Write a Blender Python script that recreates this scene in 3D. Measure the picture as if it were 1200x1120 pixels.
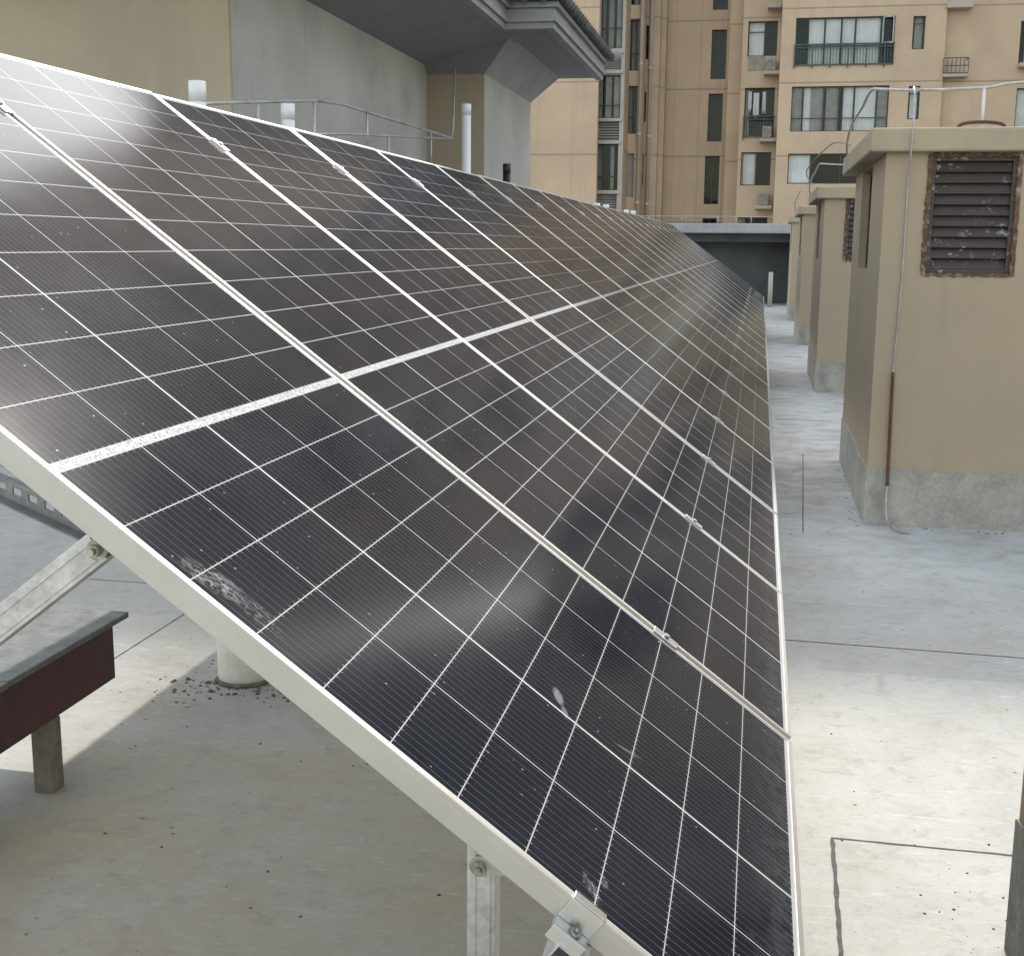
import bpy, bmesh, math, random
from mathutils import Vector, Matrix
random.seed(7)
for o in list(bpy.data.objects): bpy.data.objects.remove(o)
scn = bpy.context.scene
C = scn.collection
PI = math.pi
# ------------------------------------------------------------------ camera
CAM = Vector((-0.105335, -1.377338, 1.6))
RT = Vector((0.981332, 0.19214, 0.00838)); DN = Vector((0.043361, -0.178592, -0.982967)); FW = Vector((-0.18737, 0.964981, -0.183589))
FPX = 1464.92
cd = bpy.data.cameras.new('camera'); cam = bpy.data.objects.new('camera', cd); C.objects.link(cam)
cd.sensor_fit = 'HORIZONTAL'; cd.sensor_width = 36.0; cd.lens = FPX / 1200 * 36; cd.clip_start = 0.05; cd.clip_end = 3000
m3 = Matrix((RT, -DN, -FW)).transposed()
cam.matrix_world = Matrix.Translation(CAM) @ m3.to_4x4()
scn.camera = cam
# ------------------------------------------------------------------ sky, sun, exposure
SUNV = Vector((0.118, 1.18, 1.0)).normalized()
EL = math.asin(SUNV.z); AZ = math.atan2(SUNV.x, SUNV.y)
w = bpy.data.worlds.new('World'); scn.world = w; w.use_nodes = True
nt = w.node_tree; bg = nt.nodes['Background']
sky = nt.nodes.new('ShaderNodeTexSky'); sky.sky_type = 'NISHITA'; sky.sun_disc = False
sky.sun_elevation = EL; sky.sun_rotation = AZ; sky.altitude = 300; sky.air_density = 1.9; sky.dust_density = 2.5; sky.ozone_density = 1.0
hs = nt.nodes.new('ShaderNodeHueSaturation'); hs.inputs['Saturation'].default_value = 0.5      # hazy, whitish city sky
nt.links.new(sky.outputs[0], hs.inputs['Color']); nt.links.new(hs.outputs[0], bg.inputs[0]); bg.inputs[1].default_value = 0.15
sl = bpy.data.lights.new('sun', 'SUN'); sl.energy = 2.0; sl.angle = math.radians(0.53); sl.color = (1.0, 0.95, 0.87)
so = bpy.data.objects.new('sun', sl); C.objects.link(so); so.rotation_euler = SUNV.to_track_quat('Z', 'Y').to_euler(); so.location = (5, 20, 30)
scn.view_settings.view_transform = 'Standard'; scn.view_settings.look = 'None'; scn.view_settings.gamma = 1
scn.view_settings.exposure = 1.25
scn.render.engine = 'CYCLES'

def P(u, v, Y):                     # photo pixel -> world point on the vertical plane y = Y
    d = RT * ((u - 600) / FPX) + DN * ((v - 560) / FPX) + FW
    return CAM + d * ((Y - CAM.y) / d.y)

# ------------------------------------------------------------------ materials
def N(t, kind, **kw):
    n = t.nodes.new('ShaderNode' + kind)
    for k, v in kw.items():
        if k.startswith('i_'):
            key = k[2:]; key = int(key) if key.isdigit() else key.replace('_', ' ')
            n.inputs[key].default_value = v
        else: setattr(n, k, v)
    return n
def newmat(name):
    m = bpy.data.materials.new(name); m.use_nodes = True
    return m, m.node_tree, m.node_tree.nodes['Principled BSDF']
def rgba(c): return (c[0], c[1], c[2], 1)
def math_(t, op, a, b=None, c=None):
    n = t.nodes.new('ShaderNodeMath'); n.operation = op
    for i, x in enumerate((a, b, c)):
        if x is None: continue
        if isinstance(x, (int, float)): n.inputs[i].default_value = x
        else: t.links.new(x, n.inputs[i])
    return n.outputs[0]
def mixc(t, fac, a, b):
    n = t.nodes.new('ShaderNodeMix'); n.data_type = 'RGBA'
    if isinstance(fac, (int, float)): n.inputs[0].default_value = fac
    else: t.links.new(fac, n.inputs[0])
    for i, x in ((6, a), (7, b)):
        if isinstance(x, tuple): n.inputs[i].default_value = rgba(x)
        else: t.links.new(x, n.inputs[i])
    return n.outputs[2]
def noise(t, co, scale, detail=4, rough=.6, dist=0.0):
    n = N(t, 'TexNoise', i_Scale=scale, i_Detail=detail, i_Roughness=rough, i_Distortion=dist)
    t.links.new(co, n.inputs['Vector']); return n.outputs['Fac']
def ramp(t, x, a, b):
    n = t.nodes.new('ShaderNodeMapRange'); n.interpolation_type = 'SMOOTHSTEP'
    n.inputs[1].default_value = a; n.inputs[2].default_value = b
    t.links.new(x, n.inputs[0]); return n.outputs[0]
def coords(t, scale=(1, 1, 1), out='Object'):
    tc = t.nodes.new('ShaderNodeTexCoord'); mp = t.nodes.new('ShaderNodeMapping'); mp.inputs['Scale'].default_value = scale
    t.links.new(tc.outputs[out], mp.inputs[0]); return mp.outputs[0]
def bump(t, b, h, strength, dist):
    n = N(t, 'Bump', i_Strength=strength, i_Distance=dist); t.links.new(h, n.inputs['Height']); t.links.new(n.outputs[0], b.inputs['Normal'])

def surf(name, col, rough=.6, metal=0, var=.15, scale=6, fine=60, bmp=.15, bd=.004, stain=None, stain_amt=.4, stain_scale=1.5, streak=None):
    m, t, b = newmat(name); co = coords(t)
    n1 = noise(t, co, scale); n2 = noise(t, co, fine, 3)
    lo = tuple(c * (1 - var) for c in col); hi = tuple(min(1, c * (1 + var)) for c in col)
    f = math_(t, 'ADD', math_(t, 'MULTIPLY', n1, .65), math_(t, 'MULTIPLY', n2, .35))
    c = mixc(t, ramp(t, f, .3, .7), lo, hi)
    if stain:
        s = ramp(t, noise(t, co, stain_scale, 6, .65), .5, .72)
        c = mixc(t, math_(t, 'MULTIPLY', s, stain_amt), c, stain)
    if streak:                      # rain streaks running down a wall
        cs = coords(t, (7, 7, .35)); s = ramp(t, noise(t, cs, 1.0, 5, .6), .52, .75)
        c = mixc(t, math_(t, 'MULTIPLY', s, streak), c, tuple(x * .55 for x in col))
    t.links.new(c, b.inputs['Base Color']); b.inputs['Roughness'].default_value = rough; b.inputs['Metallic'].default_value = metal
    if bmp: bump(t, b, n2, bmp, bd)
    return m

def concrete_floor():
    m, t, b = newmat('concrete_floor'); co = coords(t)
    big = noise(t, co, .55, 6, .6, .4); mid = noise(t, co, 3.2, 7, .65, .6); fine = noise(t, co, 42, 5, .7); grit = noise(t, co, 260, 2, .6)
    sw = noise(t, coords(t, (1.2, 6, 1)), 2.2, 6, .7, 1.6)
    c = mixc(t, ramp(t, big, .35, .68), (.345, .338, .315), (.455, .447, .415))
    c = mixc(t, math_(t, 'MULTIPLY', ramp(t, mid, .46, .70), .5), c, (.345, .32, .265))
    c = mixc(t, math_(t, 'MULTIPLY', ramp(t, noise(t, co, .9, 7, .7, .8), .5, .68), .45), c, (.37, .335, .27))
    c = mixc(t, math_(t, 'MULTIPLY', ramp(t, sw, .56, .70), .32), c, (.62, .61, .58))
    c = mixc(t, math_(t, 'MULTIPLY', ramp(t, fine, .54, .72), .38), c, (.22, .21, .19))
    c = mixc(t, math_(t, 'MULTIPLY', ramp(t, grit, .62, .74), .42), c, (.14, .13, .115))
    sp = t.nodes.new('ShaderNodeSeparateXYZ'); t.links.new(co, sp.inputs[0])
    wob = math_(t, 'MULTIPLY', math_(t, 'SUBTRACT', noise(t, co, 1.1, 5, .6), .5), 1.6)
    xx = math_(t, 'ADD', sp.outputs[0], wob); yy = math_(t, 'ADD', sp.outputs[1], wob)
    # paler along the open path; brown dirt plus painted-in warm shade under the panels
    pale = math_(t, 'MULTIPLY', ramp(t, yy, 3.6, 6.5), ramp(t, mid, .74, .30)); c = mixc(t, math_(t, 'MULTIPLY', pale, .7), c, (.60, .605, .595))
    shade_dirt = ramp(t, math_(t, 'ABSOLUTE', math_(t, 'ADD', xx, 1.05)), 1.3, .5); shade_dirt = math_(t, 'MULTIPLY', shade_dirt, ramp(t, yy, 3.4, 2.0))
    c = mixc(t, math_(t, 'MULTIPLY', shade_dirt, math_(t, 'ADD', math_(t, 'MULTIPLY', ramp(t, noise(t, co, 2.3, 7, .68, .5), .35, .66), .6), .35)), c, (.385, .335, .25))
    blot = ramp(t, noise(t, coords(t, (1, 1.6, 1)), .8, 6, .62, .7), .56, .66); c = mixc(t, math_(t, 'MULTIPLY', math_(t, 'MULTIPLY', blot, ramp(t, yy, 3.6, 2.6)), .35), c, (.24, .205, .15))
    vo = N(t, 'TexVoronoi', i_Scale=9.0, i_Randomness=1.0); t.links.new(coords(t), vo.inputs['Vector'])
    pit = math_(t, 'MULTIPLY', math_(t, 'LESS_THAN', vo.outputs['Distance'], math_(t, 'MULTIPLY', fine, .12)), ramp(t, noise(t, co, 1.3, 3), .44, .54))
    c = mixc(t, math_(t, 'MULTIPLY', pit, .75), c, (.10, .095, .085))
    # hairline scratches and trowel marks
    wv = noise(t, coords(t, (.9, 7, 1)), 3.0, 2, .5, 3.0)
    hair = ramp(t, math_(t, 'ABSOLUTE', math_(t, 'SUBTRACT', wv, .5)), .006, .0)
    hair = math_(t, 'MULTIPLY', hair, ramp(t, noise(t, co, 1.1, 2), .54, .62))
    c = mixc(t, math_(t, 'MULTIPLY', hair, .35), c, (.16, .15, .135))
    m2 = noise(t, co, 11, 8, .75, .5); c = mixc(t, math_(t, 'MULTIPLY', ramp(t, m2, .50, .66), .38), c, (.25, .235, .20))
    m3 = noise(t, coords(t, (1, 2.6, 1)), 17, 6, .75, .3); c = mixc(t, math_(t, 'MULTIPLY', ramp(t, m3, .54, .66), .30), c, (.55, .54, .50))
    v2 = N(t, 'TexVoronoi', i_Scale=34.0, i_Randomness=1.0); t.links.new(coords(t), v2.inputs['Vector'])
    dots = math_(t, 'MULTIPLY', math_(t, 'LESS_THAN', v2.outputs['Distance'], math_(t, 'MULTIPLY', m2, .16)), ramp(t, noise(t, co, 1.9, 4), .46, .6))
    c = mixc(t, math_(t, 'MULTIPLY', dots, .7), c, (.11, .10, .085))
    t.links.new(c, b.inputs['Base Color'])
    r = math_(t, 'ADD', math_(t, 'MULTIPLY', mid, .15), .82); b.inputs['Specular IOR Level'].default_value = .1; t.links.new(r, b.inputs['Roughness'])
    h = math_(t, 'ADD', math_(t, 'MULTIPLY', fine, .6), math_(t, 'ADD', math_(t, 'MULTIPLY', mid, 1.2), math_(t, 'MULTIPLY', pit, -1.0)))
    bump(t, b, h, .35, .006)
    return m

def tile_wall(name, col, tx=.1, tz=.05, floor=None, joint=.75, groove=None):
    """small mosaic tiles on a wall: x+y for the run, z for the course"""
    m, t, b = newmat(name); co = coords(t)
    sp = t.nodes.new('ShaderNodeSeparateXYZ'); t.links.new(co, sp.inputs[0])
    run = math_(t, 'ADD', sp.outputs[0], sp.outputs[1])
    def line(x, pitch, wd):
        f = math_(t, 'FRACT', math_(t, 'DIVIDE', x, pitch)); return math_(t, 'LESS_THAN', f, wd / pitch)
    l = math_(t, 'MAXIMUM', line(run, tx, .008), line(sp.outputs[2], tz, .008))
    n1 = noise(t, co, .5, 6, .6); n2 = noise(t, co, 14, 4, .6)
    c = mixc(t, ramp(t, n1, .3, .7), tuple(x * .88 for x in col), tuple(x * 1.1 for x in col))
    c = mixc(t, math_(t, 'MULTIPLY', n2, .3), c, tuple(x * .8 for x in col))
    c = mixc(t, math_(t, 'MULTIPLY', l, 1 - joint), c, tuple(x * .35 for x in col))
    if groove:
        g = line(math_(t, 'ADD', run, .2), groove, .045); c = mixc(t, math_(t, 'MULTIPLY', g, .35), c, tuple(x * .4 for x in col))
    if floor:
        g = line(math_(t, 'ADD', sp.outputs[2], floor[1]), floor[0], .07); c = mixc(t, math_(t, 'MULTIPLY', g, .55), c, tuple(x * .35 for x in col))
    cs = coords(t, (2.2, 2.2, .12)); s = ramp(t, noise(t, cs, 1.0, 6, .65), .5, .74)
    c = mixc(t, math_(t, 'MULTIPLY', s, .28), c, tuple(x * .5 for x in col))
    t.links.new(c, b.inputs['Base Color']); b.inputs['Roughness'].default_value = .62
    bump(t, b, math_(t, 'MULTIPLY', l, -1), .3, .004)
    return m

def cell_mat(name, smudge=False):
    """110 half cells, five columns of 210 mm; local x along the row, local y up the slope, metres"""
    m, t, b = newmat(name)
    tc = t.nodes.new('ShaderNodeTexCoord'); sp = t.nodes.new('ShaderNodeSeparateXYZ'); t.links.new(tc.outputs['Object'], sp.inputs[0])
    co = tc.outputs['Object']
    x = math_(t, 'MULTIPLY', sp.outputs[0], 1000); y = math_(t, 'MULTIPLY', sp.outputs[1], 1000)
    def near(v, c, hw): return math_(t, 'LESS_THAN', math_(t, 'ABSOLUTE', math_(t, 'SUBTRACT', v, c)), hw)
    def mx(*a):
        r = a[0]
        for q in a[1:]: r = math_(t, 'MAXIMUM', r, q)
        return r
    cols = mx(near(x, 228, 1.05), near(x, 442, 2.6), near(x, 656, 1.05), near(x, 868, 1.05))
    edge = mx(math_(t, 'LESS_THAN', x, 15), math_(t, 'GREATER_THAN', x, 1081))
    yy = math_(t, 'ABSOLUTE', math_(t, 'SUBTRACT', y, 1192))
    q = math_(t, 'SUBTRACT', yy, 8); fr = math_(t, 'FRACT', math_(t, 'DIVIDE', math_(t, 'ADD', q, .9), 106))
    rows = math_(t, 'LESS_THAN', fr, 1.8 / 106)
    mid = math_(t, 'LESS_THAN', yy, 7.5); yedge = math_(t, 'GREATER_THAN', yy, 8 + 106 * 11)
    lines = mx(cols, edge, rows, yedge)
    # busbar wires, twelve to a cell, and their solder pads
    cellx = math_(t, 'SUBTRACT', x, 17)
    bb = math_(t, 'FRACT', math_(t, 'DIVIDE', math_(t, 'ADD', cellx, 0.0), 17.62))
    bus = near(bb, .5, .55 / 17.62 * 1.05)
    pad = math_(t, 'MULTIPLY', near(bb, .5, 1.0 / 17.62), near(fr, .035, .012)); pad2 = math_(t, 'MULTIPLY', near(bb, .5, 1.0 / 17.62), near(fr, .985, .012))
    pad = mx(pad, pad2)
    ci = math_(t, 'FLOOR', math_(t, 'DIVIDE', cellx, 212.5)); ri = math_(t, 'FLOOR', math_(t, 'DIVIDE', y, 106))
    cv = t.nodes.new('ShaderNodeCombineXYZ'); t.links.new(ci, cv.inputs[0]); t.links.new(ri, cv.inputs[1])
    oi = t.nodes.new('ShaderNodeObjectInfo'); t.links.new(oi.outputs['Random'], cv.inputs[2])
    wn = t.nodes.new('ShaderNodeTexWhiteNoise'); t.links.new(cv.outputs[0], wn.inputs['Vector'])
    cc = mixc(t, wn.outputs['Value'], (.0050, .0066, .0140), (.0085, .0098, .0160))
    hue = N(t, 'HueSaturation', i_Saturation=1.0, i_Value=1.0); t.links.new(cc, hue.inputs['Color'])
    t.links.new(math_(t, 'ADD', math_(t, 'MULTIPLY', math_(t, 'SUBTRACT', wn.outputs['Value'], .5), .05), .5), hue.inputs['Hue'])
    cc = hue.outputs[0]
    c = mixc(t, math_(t, 'MULTIPLY', bus, .7), cc, (.12, .12, .13))
    c = mixc(t, math_(t, 'MULTIPLY', pad, .7), c, (.32, .32, .33))
    sv = noise(t, tc.outputs['Object'], 260, 2, .6)
    c = mixc(t, lines, c, (.45, .45, .455)); c = mixc(t, math_(t, 'MAXIMUM', cols, edge), c, (.56, .57, .58))
    c = mixc(t, mid, c, mixc(t, ramp(t, sv, .45, .6), (.58, .59, .58), (.30, .31, .31)))
    # dust film
    d1 = noise(t, co, 3.5, 6, .65); d2 = noise(t, co, 420, 2, .5); d3 = noise(t, co, 34, 4, .7)
    dust = math_(t, 'ADD', math_(t, 'MULTIPLY', ramp(t, d1, .35, .75), .016), math_(t, 'MULTIPLY', ramp(t, d2, .68, .78), .09))
    dust = math_(t, 'ADD', dust, math_(t, 'MULTIPLY', ramp(t, d3, .66, .8), .05))
    dust = math_(t, 'ADD', dust, .006)
    low = math_(t, 'MULTIPLY', ramp(t, y, 130, 12), math_(t, 'MULTIPLY', ramp(t, d3, .3, .7), .10))
    dust = math_(t, 'ADD', dust, low)
    vo = N(t, 'TexVoronoi', i_Scale=26.0); t.links.new(co, vo.inputs['Vector'])
    spk = math_(t, 'LESS_THAN', vo.outputs['Distance'], .05); dust = math_(t, 'ADD', dust, math_(t, 'MULTIPLY', spk, .45))
    if smudge:
        def blob(cx, cy, rx, ry, nscale, th, amt, ang=0.0):
            mp = N(t, 'Mapping'); mp.vector_type = 'TEXTURE'; mp.inputs['Location'].default_value = (cx, cy, 0); mp.inputs['Rotation'].default_value = (0, 0, ang)
            mp.inputs['Scale'].default_value = (rx, ry, 1); t.links.new(co, mp.inputs[0])
            s2 = t.nodes.new('ShaderNodeSeparateXYZ'); t.links.new(mp.outputs[0], s2.inputs[0])
            r2 = math_(t, 'ADD', math_(t, 'MULTIPLY', s2.outputs[0], s2.outputs[0]), math_(t, 'MULTIPLY', s2.outputs[1], s2.outputs[1]))
            fall = ramp(t, r2, 1.0, .05); nn = noise(t, mp.outputs[0], nscale, 6, .7, 1.4)
            return math_(t, 'MULTIPLY', math_(t, 'MULTIPLY', fall, ramp(t, nn, th, th + .22)), amt)
        for a in ((.052, .955, .030, .060, 3.0, .42, .55, .25), (.060, .900, .026, .070, 3.6, .46, .40, -.2), (.485, .485, .03, .012, 1.2, .3, .5, .4), (.45, .465, .02, .008, 1.2, .3, .4, .4),
                  (.052, .345, .03, .012, 2, .42, .6, .7), (.085, .33, .016, .008, 2, .42, .5, .3), (.49, .345, .004, .03, 1, .3, .35, .3)):
            dust = math_(t, 'ADD', dust, blob(*a))
    c = mixc(t, dust, c, (.45, .455, .47))
    t.links.new(c, b.inputs['Base Color'])
    r = math_(t, 'ADD', math_(t, 'MULTIPLY', d1, .04), math_(t, 'ADD', math_(t, 'MULTIPLY', dust, .12), .115))
    t.links.new(r, b.inputs['Roughness']); b.inputs['IOR'].default_value = 1.23
    bump(t, b, d2, .02, .0005)
    return m

def glass_mat(name, tint=(.86, .88, .88)):
    m = bpy.data.materials.new(name); m.use_nodes = True; t = m.node_tree; t.nodes.clear()
    out = N(t, 'OutputMaterial'); tr = N(t, 'BsdfTransparent'); gl = N(t, 'BsdfGlossy'); mx = N(t, 'MixShader'); fr = N(t, 'Fresnel', i_IOR=1.25)
    tr.inputs[0].default_value = rgba(tint); gl.inputs['Roughness'].default_value = .03; gl.inputs[0].default_value = (.9, .95, .95, 1)
    n = noise(t, coords(t), .7, 2); bp = N(t, 'Bump', i_Strength=.05, i_Distance=.05); t.links.new(n, bp.inputs['Height']); t.links.new(bp.outputs[0], gl.inputs['Normal'])
    f = math_(t, 'ADD', fr.outputs[0], .008); t.links.new(f, mx.inputs[0]); t.links.new(tr.outputs[0], mx.inputs[1]); t.links.new(gl.outputs[0], mx.inputs[2]); t.links.new(mx.outputs[0], out.inputs[0])
    return m

M = {}
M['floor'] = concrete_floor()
M['joint'] = surf('joint_bitumen', (.055, .052, .047), .85, var=.4, scale=30, bmp=.4)
M['frame'] = surf('anodised_aluminium', (.56, .545, .51), .42, .6, var=.05, scale=10, bmp=.03, stain=(.45, .43, .4), stain_amt=.3, stain_scale=6)
M['clip'] = surf('milled_aluminium', (.62, .62, .61), .34, .85, var=.1, scale=20, bmp=.05)
M['galv'] = surf('galvanised_steel', (.60, .61, .61), .42, .8, var=.25, scale=18, fine=90, bmp=.12, stain=(.36, .36, .35), stain_amt=.3, stain_scale=14)
M['shadegalv'] = surf('shaded_galvanised_steel', (.26, .265, .265), .6, .4, var=.25, scale=18, bmp=.1)  # galvanised steel with the shade on the slotted tie put into its colour
M['bolt'] = surf('zinc_bolt', (.42, .40, .36), .45, .8, var=.3, scale=60, bmp=.2)
M['cells'] = cell_mat('cell_sheet'); M['cells_dirty'] = cell_mat('cell_sheet_smudged', True)
M['back'] = surf('white_backsheet', (.7, .7, .7), .5, bmp=0)
M['paint'] = surf('beige_wall_paint', (.41, .325, .222), .72, var=.06, scale=2.2, fine=120, bmp=.2, bd=.002, stain=(.31, .24, .14), stain_amt=.35, stain_scale=1.1, streak=.16)
M['cappaint'] = surf('weathered_cap_paint', (.41, .345, .235), .75, var=.1, scale=3, fine=80, bmp=.25, bd=.003, stain=(.27, .245, .2), stain_amt=.5, stain_scale=2.2, streak=.2)
M['plinth'] = surf('bare_cement_plinth', (.365, .345, .305), .85, var=.22, scale=5, fine=50, bmp=.5, bd=.005, stain=(.19, .18, .16), stain_amt=.55, stain_scale=4)
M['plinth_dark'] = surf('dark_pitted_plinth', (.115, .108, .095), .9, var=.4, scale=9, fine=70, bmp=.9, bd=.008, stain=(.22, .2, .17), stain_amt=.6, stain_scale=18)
M['paint_dark'] = surf('dark_brown_paint', (.20, .145, .085), .8, var=.2, scale=3, fine=80, bmp=.3)
M['greywall'] = surf('grey_cement_wall', (.405, .393, .368), .85, var=.12, scale=1.2, fine=40, bmp=.2, stain=(.26, .26, .25), stain_amt=.5, stain_scale=.8, streak=.22)
M['beigetile'] = tile_wall('beige_mosaic_tile', (.385, .325, .225), .10, .05, None, .95)
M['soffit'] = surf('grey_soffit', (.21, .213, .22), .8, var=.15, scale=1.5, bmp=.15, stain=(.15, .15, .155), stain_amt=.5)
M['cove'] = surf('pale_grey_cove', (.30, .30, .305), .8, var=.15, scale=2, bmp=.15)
M['fascia'] = surf('grey_fascia', (.27, .27, .27), .8, var=.12, scale=2.5, bmp=.2, streak=.3)
M['rooftile'] = surf('dark_roof_tile', (.075, .08, .085), .55, var=.4, scale=5, bmp=.3, stain=(.16, .16, .15), stain_amt=.6, stain_scale=5)
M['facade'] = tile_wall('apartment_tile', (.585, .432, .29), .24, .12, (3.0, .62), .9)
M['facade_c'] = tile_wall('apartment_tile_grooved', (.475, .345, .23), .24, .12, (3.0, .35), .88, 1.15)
M['facade_grey'] = surf('grey_spandrel_tile', (.33, .31, .25), .7, var=.3, scale=2, fine=9, bmp=.1)
M['slab'] = surf('pale_slab_edge', (.46, .42, .36), .75, var=.1, scale=1, bmp=.1, streak=.25)
M['winframe'] = surf('dark_window_frame', (.045, .055, .055), .5, .3, var=.2, bmp=0)
M['winframe_pale'] = surf('pale_window_frame', (.4, .4, .38), .5, .2, var=.2, bmp=0)
M['pane'] = glass_mat('window_glass')
M['room'] = surf('dark_room', (.02, .02, .021), .9, var=.5, scale=.8, bmp=0)
M['curtain'] = surf('white_curtain', (.82, .82, .80), .85, var=.12, scale=1.5, bmp=0)
M['curtain_dull'] = surf('dull_curtain', (.36, .34, .31), .9, var=.25, scale=1.5, bmp=0)
M['railmetal'] = surf('dark_green_railing', (.06, .085, .085), .5, .3, var=.3, bmp=0)
M['white'] = surf('white_pvc', (.70, .70, .69), .45, var=.06, scale=5, bmp=.03, stain=(.5, .49, .45), stain_amt=.4, stain_scale=4)
M['stub'] = surf('cream_pipe', (.62, .59, .52), .6, var=.1, scale=7, bmp=.15, stain=(.4, .37, .31), stain_amt=.5, stain_scale=8)
M['black'] = surf('black_plastic', (.015, .016, .02), .5, bmp=0)
M['wire'] = surf('weathered_steel_rod', (.45, .45, .44), .45, .5, var=.25, scale=12, bmp=.1, stain=(.2, .12, .07), stain_amt=.7, stain_scale=3)
M['rust'] = surf('rusty_steel', (.13, .065, .04), .8, .2, var=.4, scale=12, bmp=.3)
M['rustrim'] = surf('peeling_rust_putty', (.13, .075, .04), .85, var=.5, scale=22, fine=70, bmp=.6, bd=.006, stain=(.40, .34, .25), stain_amt=.75, stain_scale=19)
M['slate'] = surf('grey_board', (.14, .145, .14), .75, var=.3, scale=14, fine=60, bmp=.5, stain=(.16, .16, .155), stain_amt=.4, stain_scale=9)
M['maroon'] = surf('maroon_paint', (.060, .012, .016), .42, var=.35, scale=12, fine=40, bmp=.25, stain=(.06, .035, .03), stain_amt=.7, stain_scale=9)
M['oldwood'] = surf('old_wood', (.165, .145, .115), .85, var=.35, scale=8, fine=50, bmp=.5, stain=(.08, .065, .05), stain_amt=.6, stain_scale=7)
M['acwhite'] = surf('ac_casing', (.36, .34, .29), .55, var=.15, bmp=0)
M['stone'] = surf('crumb', (.10, .095, .085), .95, var=.4, scale=30, bmp=.3)
M['shelter'] = surf('shelter_concrete', (.34, .34, .35), .8, var=.2, scale=1.2, bmp=.2, stain=(.24, .24, .25), stain_amt=.6, streak=.3)
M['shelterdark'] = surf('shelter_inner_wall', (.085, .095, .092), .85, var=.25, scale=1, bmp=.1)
M['city'] = surf('city_ground', (.16, .16, .15), .9, var=.3, scale=.05, fine=.6, bmp=0)
M['cloth_white'] = surf('white_laundry', (.6, .62, .63), .9, var=.1, bmp=0); M['cloth_dark'] = surf('dark_laundry', (.03, .035, .05), .9, bmp=0)
M['cable'] = surf('old_cable', (.33, .29, .24), .7, var=.5, scale=3, bmp=0)
def louvre_mat():
    m, t, b = newmat('brown_louvre'); co = coords(t)
    n1 = noise(t, co, 9, 5); c = mixc(t, n1, (.048, .036, .030), (.085, .066, .056))
    sp = noise(t, co, 21, 6, .75); area = ramp(t, noise(t, co, 2.1, 3), .40, .55)
    s = math_(t, 'MULTIPLY', ramp(t, sp, .56, .62), area)
    c = mixc(t, math_(t, 'MULTIPLY', s, .8), c, (.42, .40, .37))
    t.links.new(c, b.inputs['Base Color']); b.inputs['Roughness'].default_value = .6; bump(t, b, n1, .15, .003); return m
M['louvre'] = louvre_mat()

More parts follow.
